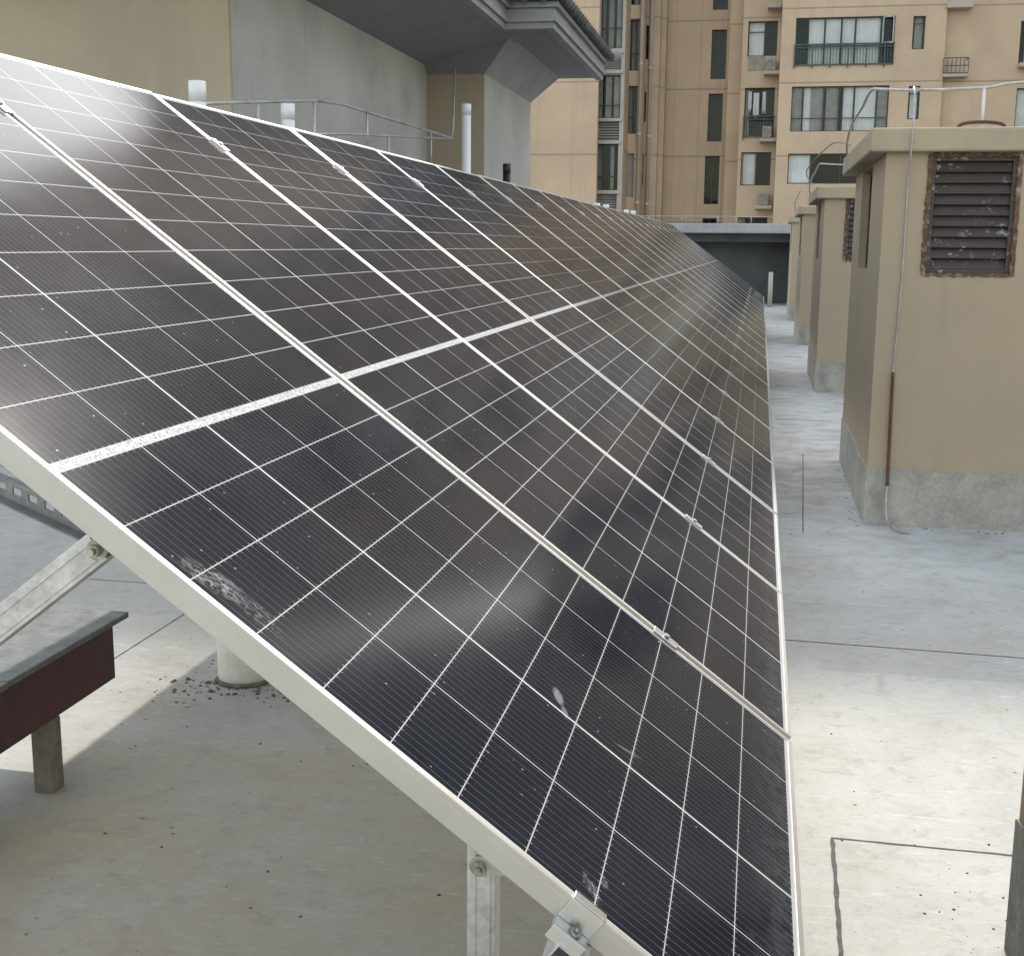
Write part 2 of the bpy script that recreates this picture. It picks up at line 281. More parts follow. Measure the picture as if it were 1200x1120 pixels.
# ------------------------------------------------------------------ mesh builder (works in world coordinates)
def origin(o):
    p = Vector((0, 0, 0))
    while o is not None: p = p + o.location; o = o.parent
    return p
class MB:
    def __init__(s): s.v = []; s.f = []; s.sm = []; s.mi = []; s.cur = 0
    def face(s, idx, smooth=False): s.f.append(idx); s.sm.append(smooth); s.mi.append(s.cur)
    def hexa(s, p):
        b = len(s.v); s.v += [tuple(q) for q in p]
        for f in ((0, 3, 2, 1), (4, 5, 6, 7), (0, 1, 5, 4), (1, 2, 6, 5), (2, 3, 7, 6), (3, 0, 4, 7)): s.face([b + i for i in f])
        return s
    def box(s, x0, x1, y0, y1, z0, z1):
        x0, x1 = sorted((x0, x1)); y0, y1 = sorted((y0, y1)); z0, z1 = sorted((z0, z1))
        return s.hexa([(x0, y0, z0), (x1, y0, z0), (x1, y1, z0), (x0, y1, z0), (x0, y0, z1), (x1, y0, z1), (x1, y1, z1), (x0, y1, z1)])
    def obox(s, c, ax, ay, az):     # centre and three half vectors
        c, ax, ay, az = map(Vector, (c, ax, ay, az))
        return s.hexa([c - ax - ay - az, c + ax - ay - az, c + ax + ay - az, c - ax + ay - az, c - ax - ay + az, c + ax - ay + az, c + ax + ay + az, c - ax + ay + az])
    def bar(s, a, b, w, h, up=(0, 0, 1)):
        a, b = Vector(a), Vector(b); d = (b - a); u = Vector(up); sd = d.cross(u).normalized(); u = sd.cross(d).normalized()
        return s.obox((a + b) / 2, d / 2, sd * w / 2, u * h / 2)
    def tube(s, pts, r, n=10, caps=True, r1=None):
        pts = [Vector(p) for p in pts]; base = len(s.v); K = len(pts)
        prev = None
        for i, p in enumerate(pts):
            d = (pts[min(i + 1, K - 1)] - pts[max(i - 1, 0)]).normalized()
            if prev is None:
                a = d.cross(Vector((0, 0, 1)) if abs(d.z) < .9 else Vector((1, 0, 0))).normalized()
            else: a = (prev - d * prev.dot(d)).normalized()
            prev = a; c = d.cross(a); rr = r if r1 is None else r + (r1 - r) * i / (K - 1)
            for k in range(n):
                g = 2 * PI * k / n; s.v.append(tuple(p + a * math.cos(g) * rr + c * math.sin(g) * rr))
        for i in range(K - 1):
            for k in range(n):
                s.face([base + i * n + k, base + i * n + (k + 1) % n, base + (i + 1) * n + (k + 1) % n, base + (i + 1) * n + k], True)
        if caps:
            s.face([base + k for k in reversed(range(n))]); s.face([base + (K - 1) * n + k for k in range(n)])
        return s
    def prism(s, poly, d):          # planar polygon extruded by vector d
        b = len(s.v); n = len(poly); d = Vector(d)
        s.v += [tuple(Vector(p)) for p in poly] + [tuple(Vector(p) + d) for p in poly]
        s.face(list(reversed(range(b, b + n)))); s.face(list(range(b + n, b + 2 * n)))
        for i in range(n):
            j = (i + 1) % n; s.face([b + i, b + j, b + n + j, b + n + i])
        return s
    def poly(s, pts, smooth=False):
        b = len(s.v); s.v += [tuple(p) for p in pts]; s.face(list(range(b, b + len(pts))), smooth); return s
    def build(s, name, mats, parent=None, org=None, bevel=0, local=False):
        o0 = Vector(org) if org is not None else (origin(parent) if parent is not None and not local else Vector((0, 0, 0)))
        me = bpy.data.meshes.new(name); me.from_pydata([tuple(Vector(p) - o0) for p in s.v], [], s.f)
        bm = bmesh.new(); bm.from_mesh(me); bmesh.ops.recalc_face_normals(bm, faces=bm.faces); bm.to_mesh(me); bm.free()
        for m in (mats if isinstance(mats, (list, tuple)) else [mats]): me.materials.append(m)
        me.polygons.foreach_set('use_smooth', s.sm); me.polygons.foreach_set('material_index', s.mi); me.update()
        o = bpy.data.objects.new(name, me); C.objects.link(o)
        if parent is not None: o.parent = parent
        elif org is not None: o.location = o0
        if bevel:
            b = o.modifiers.new('bevel', 'BEVEL'); b.width = bevel; b.segments = 2; b.limit_method = 'ANGLE'; b.angle_limit = math.radians(40)
        return o
def tag(o, label=None, cat=None, group=None, kind=None):
    if label: o['label'] = label
    if cat: o['category'] = cat
    if group: o['group'] = group
    if kind: o['kind'] = kind
    return o
def empty(name, loc, label, cat, group=None):
    o = bpy.data.objects.new(name, None); C.objects.link(o); o.location = loc; o.empty_display_size = .2
    return tag(o, label, cat, group)
def copy_tree(o, parent=None, off=None):
    c = o.copy(); C.objects.link(c)
    if parent is not None: c.parent = parent
    if off is not None: c.location = Vector(o.location) + Vector(off)
    for ch in list(o.children): copy_tree(ch, c)
    return c
def smooth_path(pts, n=6):
    pts = [Vector(p) for p in pts]; out = []
    for i in range(len(pts) - 1):
        p0 = pts[max(i - 1, 0)]; p1 = pts[i]; p2 = pts[i + 1]; p3 = pts[min(i + 2, len(pts) - 1)]
        for k in range(n):
            t = k / n
            out.append(.5 * ((2 * p1) + (p2 - p0) * t + (2 * p0 - 5 * p1 + 4 * p2 - p3) * t * t + (3 * p1 - p0 - 3 * p2 + p3) * t ** 3))
    out.append(pts[-1]); return out

# ================================================================== SETTING
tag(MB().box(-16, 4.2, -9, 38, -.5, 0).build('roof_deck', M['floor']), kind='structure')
tag(MB().poly([(-1500, -1500, -24), (1500, -1500, -24), (1500, 1500, -24), (-1500, 1500, -24)]).build('city_ground', M['city']), kind='structure')
def joint(pts, wd, name='floor_joint', jag=.25, z=.0012):
    b = MB(); L = []
    pts = [Vector((p[0], p[1], 0)) for p in pts]
    for i in range(len(pts) - 1):
        n = max(2, int((pts[i + 1] - pts[i]).length / .03)); L += [pts[i].lerp(pts[i + 1], k / n) for k in range(n)]
    L.append(pts[-1]); d = (L[-1] - L[0]).normalized(); s = Vector((-d.y, d.x, 0))
    drift = 0; base = 0
    for i, p in enumerate(L):
        drift += random.uniform(-1, 1) * wd * .02; drift *= .9
        a = wd / 2 * (1 + random.uniform(-jag, jag)); c = wd / 2 * (1 + random.uniform(-jag, jag))
        b.v += [tuple(p + s * (drift + a) + Vector((0, 0, z))), tuple(p + s * (drift - c) + Vector((0, 0, z)))]
    for i in range(len(L) - 1): b.face([2 * i, 2 * i + 1, 2 * i + 3, 2 * i + 2])
    return tag(b.build(name, M['joint']), kind='structure')
joint([(.155, 1.94), (1.7, 1.932)], .008, jag=.4)
joint([(.158, 1.932), (.138, 1.0)], .011, jag=.35)
joint([(-.1, 3.72), (.56, 3.70), (1.6, 3.66)], .007)
joint([(.29, 8.6), (.20, 5.75)], .005)
joint([(-2.51, .6), (-2.51, 6.8)], .006)
joint([(-3.2, 3.95), (-2.0, 3.93)], .005)
joint([(.1, 10.6), (.55, 10.58)], .02); joint([(.1, 17.5), (.55, 17.5)], .03); joint([(.12, 13.5), (.4, 13.5)], .015)

# ================================================================== SOLAR PANELS
TH = math.radians(36.8); H0 = 0.6086; PW, PL, PITCH = 1.096, 2.384, 1.116
T_ = Vector((0, 1, 0)); U_ = Vector((-math.cos(TH), 0, math.sin(TH))); N_ = Vector((math.sin(TH), 0, math.cos(TH)))
RP = Matrix((T_, U_, N_)).transposed()
def slope(x, y, n=0): return Vector((0, 0, H0)) + T_ * x + U_ * y + N_ * n      # along row, up slope, off plane
ordinals = ['first', 'second', 'third', 'fourth', 'fifth', 'sixth', 'seventh', 'eighth', 'ninth', 'tenth', 'eleventh', 'twelfth', 'thirteenth', 'fourteenth', 'fifteenth', 'sixteenth', 'seventeenth', 'eighteenth', 'nineteenth', 'twentieth', 'twenty-first', 'twenty-second']
NP = 22
panel = bpy.data.objects.new('solar_panel', None); C.objects.link(panel)
panel.rotation_euler = RP.to_euler(); panel.location = (0, 0, H0)
fb = MB(); L = .011
for (x0, x1, y0, y1) in ((0, L, 0, PL), (PW - L, PW, 0, PL), (L, PW - L, 0, L), (L, PW - L, PL - L, PL)):
    fb.box(x0, x1, y0, y1, -.008, 0); e_ = .0012; fb.box(x0 + (e_ if x0 == 0 else 0), x1 - (e_ if x1 == PW else 0), y0 + (e_ if y0 == 0 else 0), y1 - (e_ if y1 == PL else 0), -.036, -.008)
fb.box(L, L + .017, L, PL - L, -.036, -.034); fb.box(PW - L - .017, PW - L, L, PL - L, -.036, -.034)
fb.build('frame', M['frame'], panel, local=True, bevel=.0012)
gb = MB(); gb.cur = 1; gb.box(L - .001, PW - L + .001, L - .001, PL - L + .001, -.0065, -.0016)
gb.mi = [0 if i == 1 else 1 for i in range(6)]
glass0 = gb.build('cell_sheet', [M['cells'], M['back']], panel, local=True)
CL = (PL - 2.054, PL - .262)
for y in CL:
    c = MB(); c.box(PW - .006, PW + .026, y - .030, y + .030, .0008, .0042); c.box(PW + .004, PW + .016, y - .030, y + .030, -.034, .0008)
    k = c.build('clamp', M['clip'], panel, local=True, bevel=.0008)
    MB().tube([(PW + .01, y, .0042), (PW + .01, y, .010)], .0065, 6).build('bolt', M['bolt'], k, local=True)
tag(panel, 'nearest solar panel, its whole side frame and white smear in view', 'solar panel', 'solar panels in the tilted row')
for i in range(1, NP):
    c = copy_tree(panel); c.location = (0, i * PITCH, H0 + random.uniform(-.002, .002))
    c['label'] = ('last solar panel of the tilted row, at its far end' if i == NP - 1 else '%s solar panel of the tilted row, counted from the near end' % ordinals[i])
    if i == NP - 1:
        for ch in list(c.children):
            if ch.name.startswith('clamp'):
                for g in list(ch.children): bpy.data.objects.remove(g)
                bpy.data.objects.remove(ch)
me = glass0.data.copy(); me.materials[0] = M['cells_dirty']; glass0.data = me

# ------------------------------------------------------------------ rack under the panels (galvanised C channel)
rack = empty('mounting_rack', (-.95, .3, 0), 'galvanised steel channel rack carrying the tilted solar panels', 'mounting rack')
def channel(a, b, w=.041, h=.041, up=(0, 0, 1), th=.0025, rib=False):
    """strut channel from a to b: web plus two flanges with lips, open on the +up side"""
    a, b = Vector(a), Vector(b); d = (b - a); dn = d.normalized(); u = Vector(up); sd = dn.cross(u).normalized(); u = sd.cross(dn).normalized()
    mid = (a + b) / 2; q = MB(); hd = d / 2
    q.obox(mid - u * (h / 2 - th / 2), hd, sd * w / 2, u * th / 2)
    for s in (-1, 1):
        if rib: q.obox(mid - u * (h / 2 + .0012) + sd * s * w * .27, hd, sd * w * .09, u * .0014)
        q.obox(mid + sd * s * (w / 2 - th / 2) + u * th / 2, hd, sd * th / 2, u * (h / 2 - th / 2))
        q.obox(mid + sd * s * (w / 2 - th - .0045) + u * (h / 2 - th / 2), hd, sd * .0045, u * th / 2)
    return q
END = NP * PITCH - .02
for y in CL:
    a = slope(-.035, y, -.036 - .0215); b = slope(END + .03, y, -.036 - .0215)
    channel(a, b, up=tuple(N_)).build('purlin', M['galv'], rack)
RN = -.036 - .043 - .0215
y = .3; first = True; ys = []
while y < END: ys.append(y); y += 2.785
proto = []
def boltmb(p, ax, r=.012, l=.014):
    ax = Vector(ax).normalized(); p = Vector(p); q = MB(); q.tube([p, p + ax * .003], r * 1.35, 14); q.tube([p + ax * .003, p + ax * l], r * .8, 6); q.tube([p + ax * l, p + ax * (l + r * .6)], r * .45, 8); return q
def leg_set(y):
    out = []
    out.append(channel(slope(y + .045, .15, RN), slope(y + .045, 2.25, RN), up=tuple(N_)).build('rafter', M['galv'], rack))
    xf, xb = -.4686, -1.72
    zt = lambda x: H0 - x * math.tan(TH) - .085
    p = channel((xf, y, 0), (xf, y, zt(xf) + .03), up=(0, 1, 0), rib=True).build('post', M['galv'], rack)
    boltmb(P(563, 1014, y - .0215), (0, -1, 0)).build('bolt', M['bolt'], p); out.append(p)
    # triangular gusset at the head of the post
    g = MB().prism([P(572, 985, y - .0245), P(570, 1024, y - .0245), P(593, 1026, y - .0245), P(612, 1000, y - .0245)], (0, .003, 0)).build('gusset', M['galv'], rack); out.append(g)
    p = channel((xb, y, 0), (xb, y, zt(xb)), up=(0, -1, 0)).build('post', M['galv'], rack); out.append(p)
    # brace running down to the back
    d = Vector((-1.0, 0, -.765)).normalized(); a = Vector((-1.055, y - .02, 1.150)) - d * .015; b = a + d * .86
    p = channel(a, b, w=.047, up=(0, 1, 0), rib=True).build('brace', M['galv'], rack)
    boltmb(P(114, 644, y - .0415), (0, -1, 0)).build('bolt', M['bolt'], p); out.append(p)
    for x in (xf, xb):
        out.append(MB().box(x - .06, x + .06, y - .06, y + .06, .004, .012).build('base_plate', M['galv'], rack, bevel=.001))
    return out
first = leg_set(ys[0])
for yy in ys[1:]:
    for o in first:
        c = o.copy(); C.objects.link(c); c.parent = rack; c.location = Vector(o.location) + Vector((0, yy - ys[0], 0))
        for ch in o.children:
            d = ch.copy(); C.objects.link(d); d.parent = c
# slotted angle tying the near brace to the back row
def slotted(a, b, w, th=.003, slot=.028, pitch=.05):
    a, b = Vector(a), Vector(b); d = (b - a); Ln = d.length; dn = d.normalized(); up = Vector((0, 0, 1)); sd = dn.cross(up).normalized(); up = sd.cross(dn).normalized(); q = MB()
    for s in (-1, 1): q.obox((a + b) / 2 + up * s * w * .335, d / 2, up * w * .165, sd * th / 2)
    x = 0
    while x < Ln:
        x1 = min(x + pitch - slot, Ln); q.obox(a + dn * (x + x1) / 2, dn * (x1 - x) / 2, up * w * .17, sd * th / 2); x += pitch
    q.obox((a + b) / 2 - up * (w / 2 + th / 2) - sd * w * .3, d / 2, up * th / 2, sd * w * .3 + sd * th / 2)
    q.obox((a + b) / 2 + up * (w / 2 + th / 2) - sd * w * .15, d / 2, up * th / 2, sd * w * .15 + sd * th / 2)
    return q
slotted(P(135, 628, .36), P(-70, 536, .62), .036).build('slotted_tie', M['shadegalv'], rack)
# end clamp on the near edge: Z clip with a bolt
yc = CL[0] + .013; q = MB()
q.obox(slope(-.0015, yc, -.014), T_ * .0015, U_ * .024, N_ * .0155)
q.obox(slope(.004, yc, .0032), T_ * .007, U_ * .024, N_ * .0014)
q.obox(slope(-.0125, yc, -.0310), T_ * .0095, U_ * .024, N_ * .0016)
q.obox(slope(-.0236, yc, -.0395), T_ * .0016, U_ * .024, N_ * .0101)
ec = q.build('end_clamp', M['clip'], rack, bevel=.0008)
boltmb(slope(-.012, yc - .004, -.0294), N_, .0065, .003).build('bolt', M['bolt'], ec)

# ================================================================== BLOCKS ALONG THE RIGHT (roof ventilation shafts)
XL, XR = .56, 2.05
def jag_plinth(x0, x1, y0, y1, h):
    q = MB(); ring = []
    def side(a, b):
        n = max(3, int((b - a).length / .035)); return [a.lerp(b, k / n) for k in range(n)]
    cs = [Vector((x0, y0, 0)), Vector((x1, y0, 0)), Vector((x1, y1, 0)), Vector((x0, y1, 0))]
    for i in range(4): ring += side(cs[i], cs[(i + 1) % 4])
    n = len(ring); hh = [h + .007 * math.sin(i * .31) + .006 * math.sin(i * .11 + 1) + random.uniform(-.009, .009) for i in range(n)]
    for i, p in enumerate(ring):
        inn = Vector((min(max(p.x, x0 + .02), x1 - .02), min(max(p.y, y0 + .02), y1 - .02), 0)); j = random.uniform(-.003, .003)
        q.v += [(p.x - (.008 if p.x == x0 else 0), p.y - (.008 if p.y == y0 else 0), -.02), (p.x + (j if p.x == x0 else 0), p.y + (j if p.y == y0 else 0), hh[i]), (inn.x, inn.y, hh[i] + .006)]
    for i in range(n):
        j = (i + 1) % n
        for k in (0, 1): q.face([3 * i + k, 3 * j + k, 3 * j + k + 1, 3 * i + k + 1])
    return q
LX0, LX1, LZ0, LZ1 = .805, 1.262, 1.458, 2.10      # louvre opening in the front wall
SY0, SY1 = .85, 1.65                               # opening in the side wall, measured from the front
def shaft_parts(y0, root):
    y1 = y0 + 2.29; z1 = 2.12; q = MB(); t = .12; s0, s1 = y0 + SY0, y0 + SY1
    # front wall round its opening, side wall round its opening, back and right walls
    q.box(XL, LX0, y0, y0 + t, 0, z1); q.box(LX1, XR, y0, y0 + t, 0, z1); q.box(LX0, LX1, y0, y0 + t, 0, LZ0); q.box(LX0, LX1, y0, y0 + t, LZ1, z1)
    q.box(XL, XL + t, y0 + t, s0, 0, z1); q.box(XL, XL + t, s1, y1, 0, z1); q.box(XL, XL + t, s0, s1, 0, LZ0); q.box(XL, XL + t, s0, s1, LZ1, z1)
    q.box(XL + t, XR, y1 - t, y1, 0, z1); q.box(XR - t, XR, y0 + t, y1 - t, 0, z1)
    q.build('wall', M['paint'], root)
    jag_plinth(XL - .007, XR + .007, y0 - .007, y1 + .007, .33).build('plinth', M['plinth'], root)
    c = MB(); c.box(XL - .095, XR + .095, y0 - .075, y1 + .085, z1, z1 + .128); c.build('cap', M['cappaint'], root, bevel=.012)
    # front louvre: rim, frame, blades
    f = MB(); w_ = .026
    for (a, b, c_, d) in ((LX0, LX0 + w_, LZ0, LZ1), (LX1 - w_, LX1, LZ0, LZ1), (LX0 + w_, LX1 - w_, LZ0, LZ0 + w_), (LX0 + w_, LX1 - w_, LZ1 - w_, LZ1)): f.box(a, b, y0 + .012, y0 + .07, c_, d)
    lv = f.build('louvre_window', M['louvre'], root, bevel=.002)
    sl_ = MB(); n = 10; hgt = (LZ1 - LZ0 - 2 * w_) / n
    for k in range(n):
        z = LZ0 + w_ + hgt * k
        sl_.hexa([(LX0 + w_, y0 + .020, z + .002), (LX1 - w_, y0 + .020, z + .002), (LX1 - w_, y0 + .028, z - .002), (LX0 + w_, y0 + .028, z - .002),
                  (LX0 + w_, y0 + .052, z + hgt * .98), (LX1 - w_, y0 + .052, z + hgt * .98), (LX1 - w_, y0 + .062, z + hgt * .98 - .003), (LX0 + w_, y0 + .062, z + hgt * .98 - .003)])
    sl_.build('blades', M['louvre'], lv)
    r = MB()
    for (x0, x1, za, zb) in ((LX0 - .022, LX0 + .004, LZ0 - .01, LZ1 + .012), (LX1 - .004, LX1 + .02, LZ0 - .01, LZ1 + .012), (LX0 + .004, LX1 - .004, LZ1 - .004, LZ1 + .016), (LX0 + .004, LX1 - .004, LZ0 - .014, LZ0 + .003)):
        n = max(4, int(max(x1 - x0, zb - za) / .02)); vert = zb - za > x1 - x0
        for k in range(n):
            e = random.uniform(-.006, .006); pr = .004 + random.random() * .005
            if vert: r.box(x0 + e * .8, x1 + e * .4, y0 - pr, y0 + .03, za + (zb - za) * k / n, za + (zb - za) * (k + 1) / n)
            else: r.box(x0 + (x1 - x0) * k / n, x0 + (x1 - x0) * (k + 1) / n, y0 - pr, y0 + .03, za + e, zb + e * .5)
    r.build('rim', M['rustrim'], lv)
    # side louvre, set deep
    f = MB()
    for (a, b, c_, d) in ((s0, s0 + .03, LZ0, LZ1), (s1 - .03, s1, LZ0, LZ1), (s0 + .03, s1 - .03, LZ0, LZ0 + .03), (s0 + .03, s1 - .03, LZ1 - .03, LZ1)): f.box(XL + .05, XL + .1, a, b, c_, d)
    sv = f.build('louvre_window', M['louvre'], root)
    sl_ = MB(); hgt = (LZ1 - LZ0 - .06) / 10
    for k in range(10):
        z = LZ0 + .03 + hgt * k
        sl_.hexa([(XL + .055, s0 + .03, z), (XL + .055, s1 - .03, z), (XL + .063, s1 - .03, z - .002), (XL + .063, s0 + .03, z - .002), (XL + .088, s0 + .03, z + hgt), (XL + .088, s1 - .03, z + hgt), (XL + .096, s1 - .03, z + hgt - .003), (XL + .096, s0 + .03, z + hgt - .003)])
    sl_.build('blades', M['louvre'], sv)
SHP = 6.94; Y1 = 6.07
lab = ['nearest rendered shaft at the right edge, only its shaded side and rough plinth showing', 'beige ventilation shaft with brown louvre window and rusty conductor on its front',
       'second whole beige shaft back along the path, half hidden by the louvred one', 'third narrow sliver of beige shaft along the path', 'farthest beige shaft, beside the dark roof shelter']
s1 = empty('ventilation_shaft', (1.3, Y1, 0), lab[1], 'ventilation shaft', 'beige shafts along the right of the path'); shaft_parts(Y1, s1)
for k, i in ((0, -1), (2, 1), (3, 2), (4, 3)):
    c = copy_tree(s1, None, (0, i * SHP - (.0 if i > 0 else -.0), 0)); c['label'] = lab[k]
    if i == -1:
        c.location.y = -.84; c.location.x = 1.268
        for ch in c.children:                       # this one has darker wall and plinth colours, crumbling at its foot
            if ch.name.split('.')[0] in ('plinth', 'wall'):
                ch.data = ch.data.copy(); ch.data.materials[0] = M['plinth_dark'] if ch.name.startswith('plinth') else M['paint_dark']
bpy.context.view_layer.update()

# lightning rail over the shafts and its down conductor
def rail(y0, label):
    r = empty('lightning_rail', (1.2, y0 + .53, 2.25), label, 'lightning rail', 'lightning rails on the shaft caps')
    z = 2.52; y = y0 + .53
    MB().tube(smooth_path([(2.1, y, z + .05), (1.35, y, z + .028), (1.13, y, z), (.75, y, z - .008), (.56, y, z + .0), (.50, y + .02, z - .005), (.475, y + .35, z - .07), (.455, y + .9, z - .12), (.45, y + 1.2, z - .2), (.47, y + 1.5, z - .272)], 8), .0085, 8).build('rod', M['wire'], r)
    MB().tube([(1.135, y, z), (1.137, y, 2.262)], .009, 8).tube([(1.137, y, 2.285), (1.137, y, 2.25)], .022, 10).build('stay', M['white'], r)
    MB().tube(smooth_path([(1.00, y - .02, 2.24), (.995, y - .02, 2.285), (1.03, y - .02, 2.318), (1.14, y - .02, 2.326), (1.24, y - .02, 2.315), (1.265, y - .02, 2.285), (1.262, y - .02, 2.24)], 6), .010, 8).build('hoop', M['rust'], r)
    return r
r1 = rail(Y1, 'pale lightning rail with rusty hoop on the louvred shaft cap')
for i, l in ((1, 'lightning rail on the cap of the shaft behind the louvred one'), (2, 'small lightning rail on the third shaft back'),):
    c = copy_tree(r1, None, (0, SHP * i, 0)); c['label'] = l
dc = empty('down_conductor', (.68, 6.06, 0), 'thin lightning conductor running down the louvred shaft front to the floor', 'lightning conductor')
MB().tube(smooth_path([(.80, 6.6, 2.515), (.74, 6.45, 2.505), (.685, 6.10, 2.47), (.682, 5.982, 2.40), (.681, 5.984, 2.12), (.683, 6.052, 1.95), (.6835, 6.055, 1.41), (.668, 6.058, .885), (.672, 6.052, .5)], 6), .0048, 8).build('wire', M['wire'], dc)
MB().tube(smooth_path([(.668, 6.052, .90), (.672, 6.050, .5), (.676, 6.048, .24)], 5), .0095, 8).build('rusty_rod', M['rust'], dc)
MB().tube(smooth_path([(.676, 6.048, .25), (.674, 6.04, .14), (.685, 5.99, .04), (.72, 5.90, .012), (.79, 5.84, .010)], 6), .0055, 8).build('tail', M['wire'], dc)
cb = MB(); cb.tube(smooth_path([(.475, 7.9, 2.30), (.42, 9.4, 2.42), (.30, 11.2, 2.33), (.36, 12.4, 2.29), (.44, 13.1, 2.27)], 8), .006, 6)
tag(cb.build('cable', M['cable'], org=(.475, 7.9, 2.3)), 'old brown cable sagging between the louvred shaft and the next', 'cable')

# ================================================================== PIPES, BENCH, CRUMBS
st = MB(); st.tube([(-1.925, 2.80, 0), (-1.925, 2.80, .03), (-1.925, 2.80, .60)], .098, 28)
stub = st.build('vent_pipe', M['stub'], org=(-1.925, 2.80, 0)); tag(stub, 'stout cream vent pipe standing under the panels, crumbs at its foot', 'pipe')
MB().tube([(-1.925, 2.80, 0), (-1.925, 2.80, .014)], .112, 28, True, .099).build('collar', M['plinth_dark'], stub)
def vpipe(x, y, z, r, label, m='white', cap=False):
    o = MB().tube([(x, y, 0), (x, y, z)], r, 18).build('roof_pipe', M[m], org=(x, y, 0)); tag(o, label, 'pipe', 'pipes standing behind the panels')
    MB().tube([(x, y, z - .11), (x, y, z + .004)], r * 1.04, 18).build('socket', M[m], o)
vpipe(-3.32, 5.6, 2.50, .048, 'white pipe top before the beige tiled wall, leftmost of the pipes')
vpipe(-3.54, 7.6, 2.59, .050, 'white pipe top under the thin rail before the grey wall')
vpipe(-3.23, 12.0, 3.05, .050, 'tall white pipe before the recess of the eaved building')
vpipe(-3.19, 14.0, 2.56, .046, 'short black pipe below the grey wall of the eaved building', 'black')
vpipe(-3.35, 24, 2.42, .06, 'left one of two small pipe stubs below the louvred bay'); vpipe(-3.17, 24, 2.39, .06, 'right one of two small pipe stubs below the louvred bay')
vpipe(-3.18, 28, 2.40, .055, 'left one of two tiny pipe stubs before the grooved facade'); vpipe(-3.02, 28, 2.38, .055, 'right one of two tiny pipe stubs before the grooved facade')
tag(MB().tube([(.19, 33.2, 0), (.19, 33.2, .93)], .06, 16).build('roof_pipe', M['slab'], org=(.175, 33.2, 0)), 'pale pipe standing in the dark mouth of the shelter', 'pipe', 'pipes standing behind the panels')

bench = empty('bench', (-2.19, 1.2, 0), 'low bench with grey board top and maroon apron beside the panels', 'bench')
b = MB(); b.box(-2.335, -2.055, .35, 1.53, .404, .424); b.build('seat_board', M['slate'], bench, bevel=.004)
b = MB(); b.box(-2.33, -2.058, 1.533, 2.205, .405, .425); b.build('seat_board', M['slate'], bench, bevel=.004)
a = MB(); a.box(-2.110, -2.080, .4, 2.14, .222, .402); a.build('apron', M['maroon'], bench, bevel=.003)
a = MB(); a.box(-2.31, -2.28, .4, 2.14, .222, .402); a.build('apron', M['maroon'], bench, bevel=.003)
a = MB(); a.box(-2.279, -2.111, 2.108, 2.138, .222, .402); a.build('apron', M['maroon'], bench, bevel=.003)
for x, y in ((-2.139, 1.745), (-2.279, 1.40), (-2.139, .45), (-2.279, .45)):
    MB().box(x, x + .062, y, y + .062, 0, .222 if x > -2.2 else .40).build('leg', M['oldwood'], bench, bevel=.004)

def crumbs():
    q = MB()
    def rock(x, y, r):
        base = len(q.v); n = random.choice((5, 6, 7)); ph = random.random() * 6.3; el = random.uniform(.55, 1); r *= random.choice((.5, .7, 1, 1.25))
        for k in range(n):
            g = 2 * PI * k / n; rr = r * random.uniform(.7, 1.2); a, b_ = rr * math.cos(g), rr * math.sin(g) * el
            px, py = a * math.cos(ph) - b_ * math.sin(ph), a * math.sin(ph) + b_ * math.cos(ph)
            q.v += [(x + px, y + py, 0), (x + px * .6, y + py * .6, r * random.uniform(.35, .7))]
        q.v.append((x, y, r * random.uniform(.5, .8)))
        for k in range(n):
            j = (k + 1) % n; q.face([base + 2 * k, base + 2 * j, base + 2 * j + 1, base + 2 * k + 1]); q.face([base + 2 * k + 1, base + 2 * j + 1, base + 2 * n])
    for _ in range(110): rock(random.gauss(-1.99, .07), random.gauss(2.68, .05), random.uniform(.002, .010) * random.choice((.5, .8, 1.2)))
    for _ in range(44): rock(random.gauss(-2.14, .09), random.gauss(2.60, .12), random.uniform(.002, .009))
    for _ in range(70): rock(random.gauss(-1.76, .07), random.gauss(2.70, .05), random.uniform(.003, .011))
    for _ in range(70): rock(random.uniform(-2.2, -.5), random.uniform(1.2, 3.2), random.uniform(.002, .006))
    for _ in range(30): rock(random.gauss(.44, .07), random.gauss(1.62, .16), random.uniform(.0015, .0045))
    for _ in range(60): rock(random.uniform(.1, 1.0), random.uniform(1.3, 6), random.uniform(.001, .0045))
    for _ in range(40): rock(XL - abs(random.gauss(0, .05)), random.uniform(6.0, 8.3), random.uniform(.003, .009))
    for _ in range(30): rock(random.uniform(.6, 1.4), 6.05 - abs(random.gauss(0, .04)), random.uniform(.003, .008))
    return q
tag(crumbs().build('debris', M['stone']), 'dark mortar crumbs scattered over the concrete', 'debris', kind='stuff')

# ================================================================== EAVED BUILDING ON THE LEFT
XA, YA0, YA1 = -4.3, 8.34, 14.4; XB, YB1 = -3.56, 17.62; ZW, ZE = 3.70, 4.05
eb = empty('eaved_building', (-7, 12, 0), 'low grey and beige building with deep tiled eaves behind the panels', 'building')
q = MB(); q.box(-12, XA - .001, YA0, YA0 + .04, 0, ZW + .06); tag(q.build('wall', M['beigetile'], eb), 'beige mosaic tiled end wall')
q = MB(); q.box(XA - .25, XA + .003, YA0 + .041, YA1, 0, ZW + .1); tag(q.build('wall', M['greywall'], eb), 'grey rendered side wall')
q = MB(); q.box(XA - .25, XB - .004, YA1 + .002, YA1 + .25, 0, ZW + .1); tag(q.build('wall', M['beigetile'], eb), 'beige tiled recess wall')
q = MB(); q.box(XB - .25, XB, YA1 - .001 + .004, YB1, 0, ZW + .05); tag(q.build('wall', M['greywall'], eb), 'grey rendered far side wall')
q = MB(); q.box(-12, XB - .25, YB1 - .25, YB1 - .002, 0, ZW); q.build('wall', M['greywall'], eb)
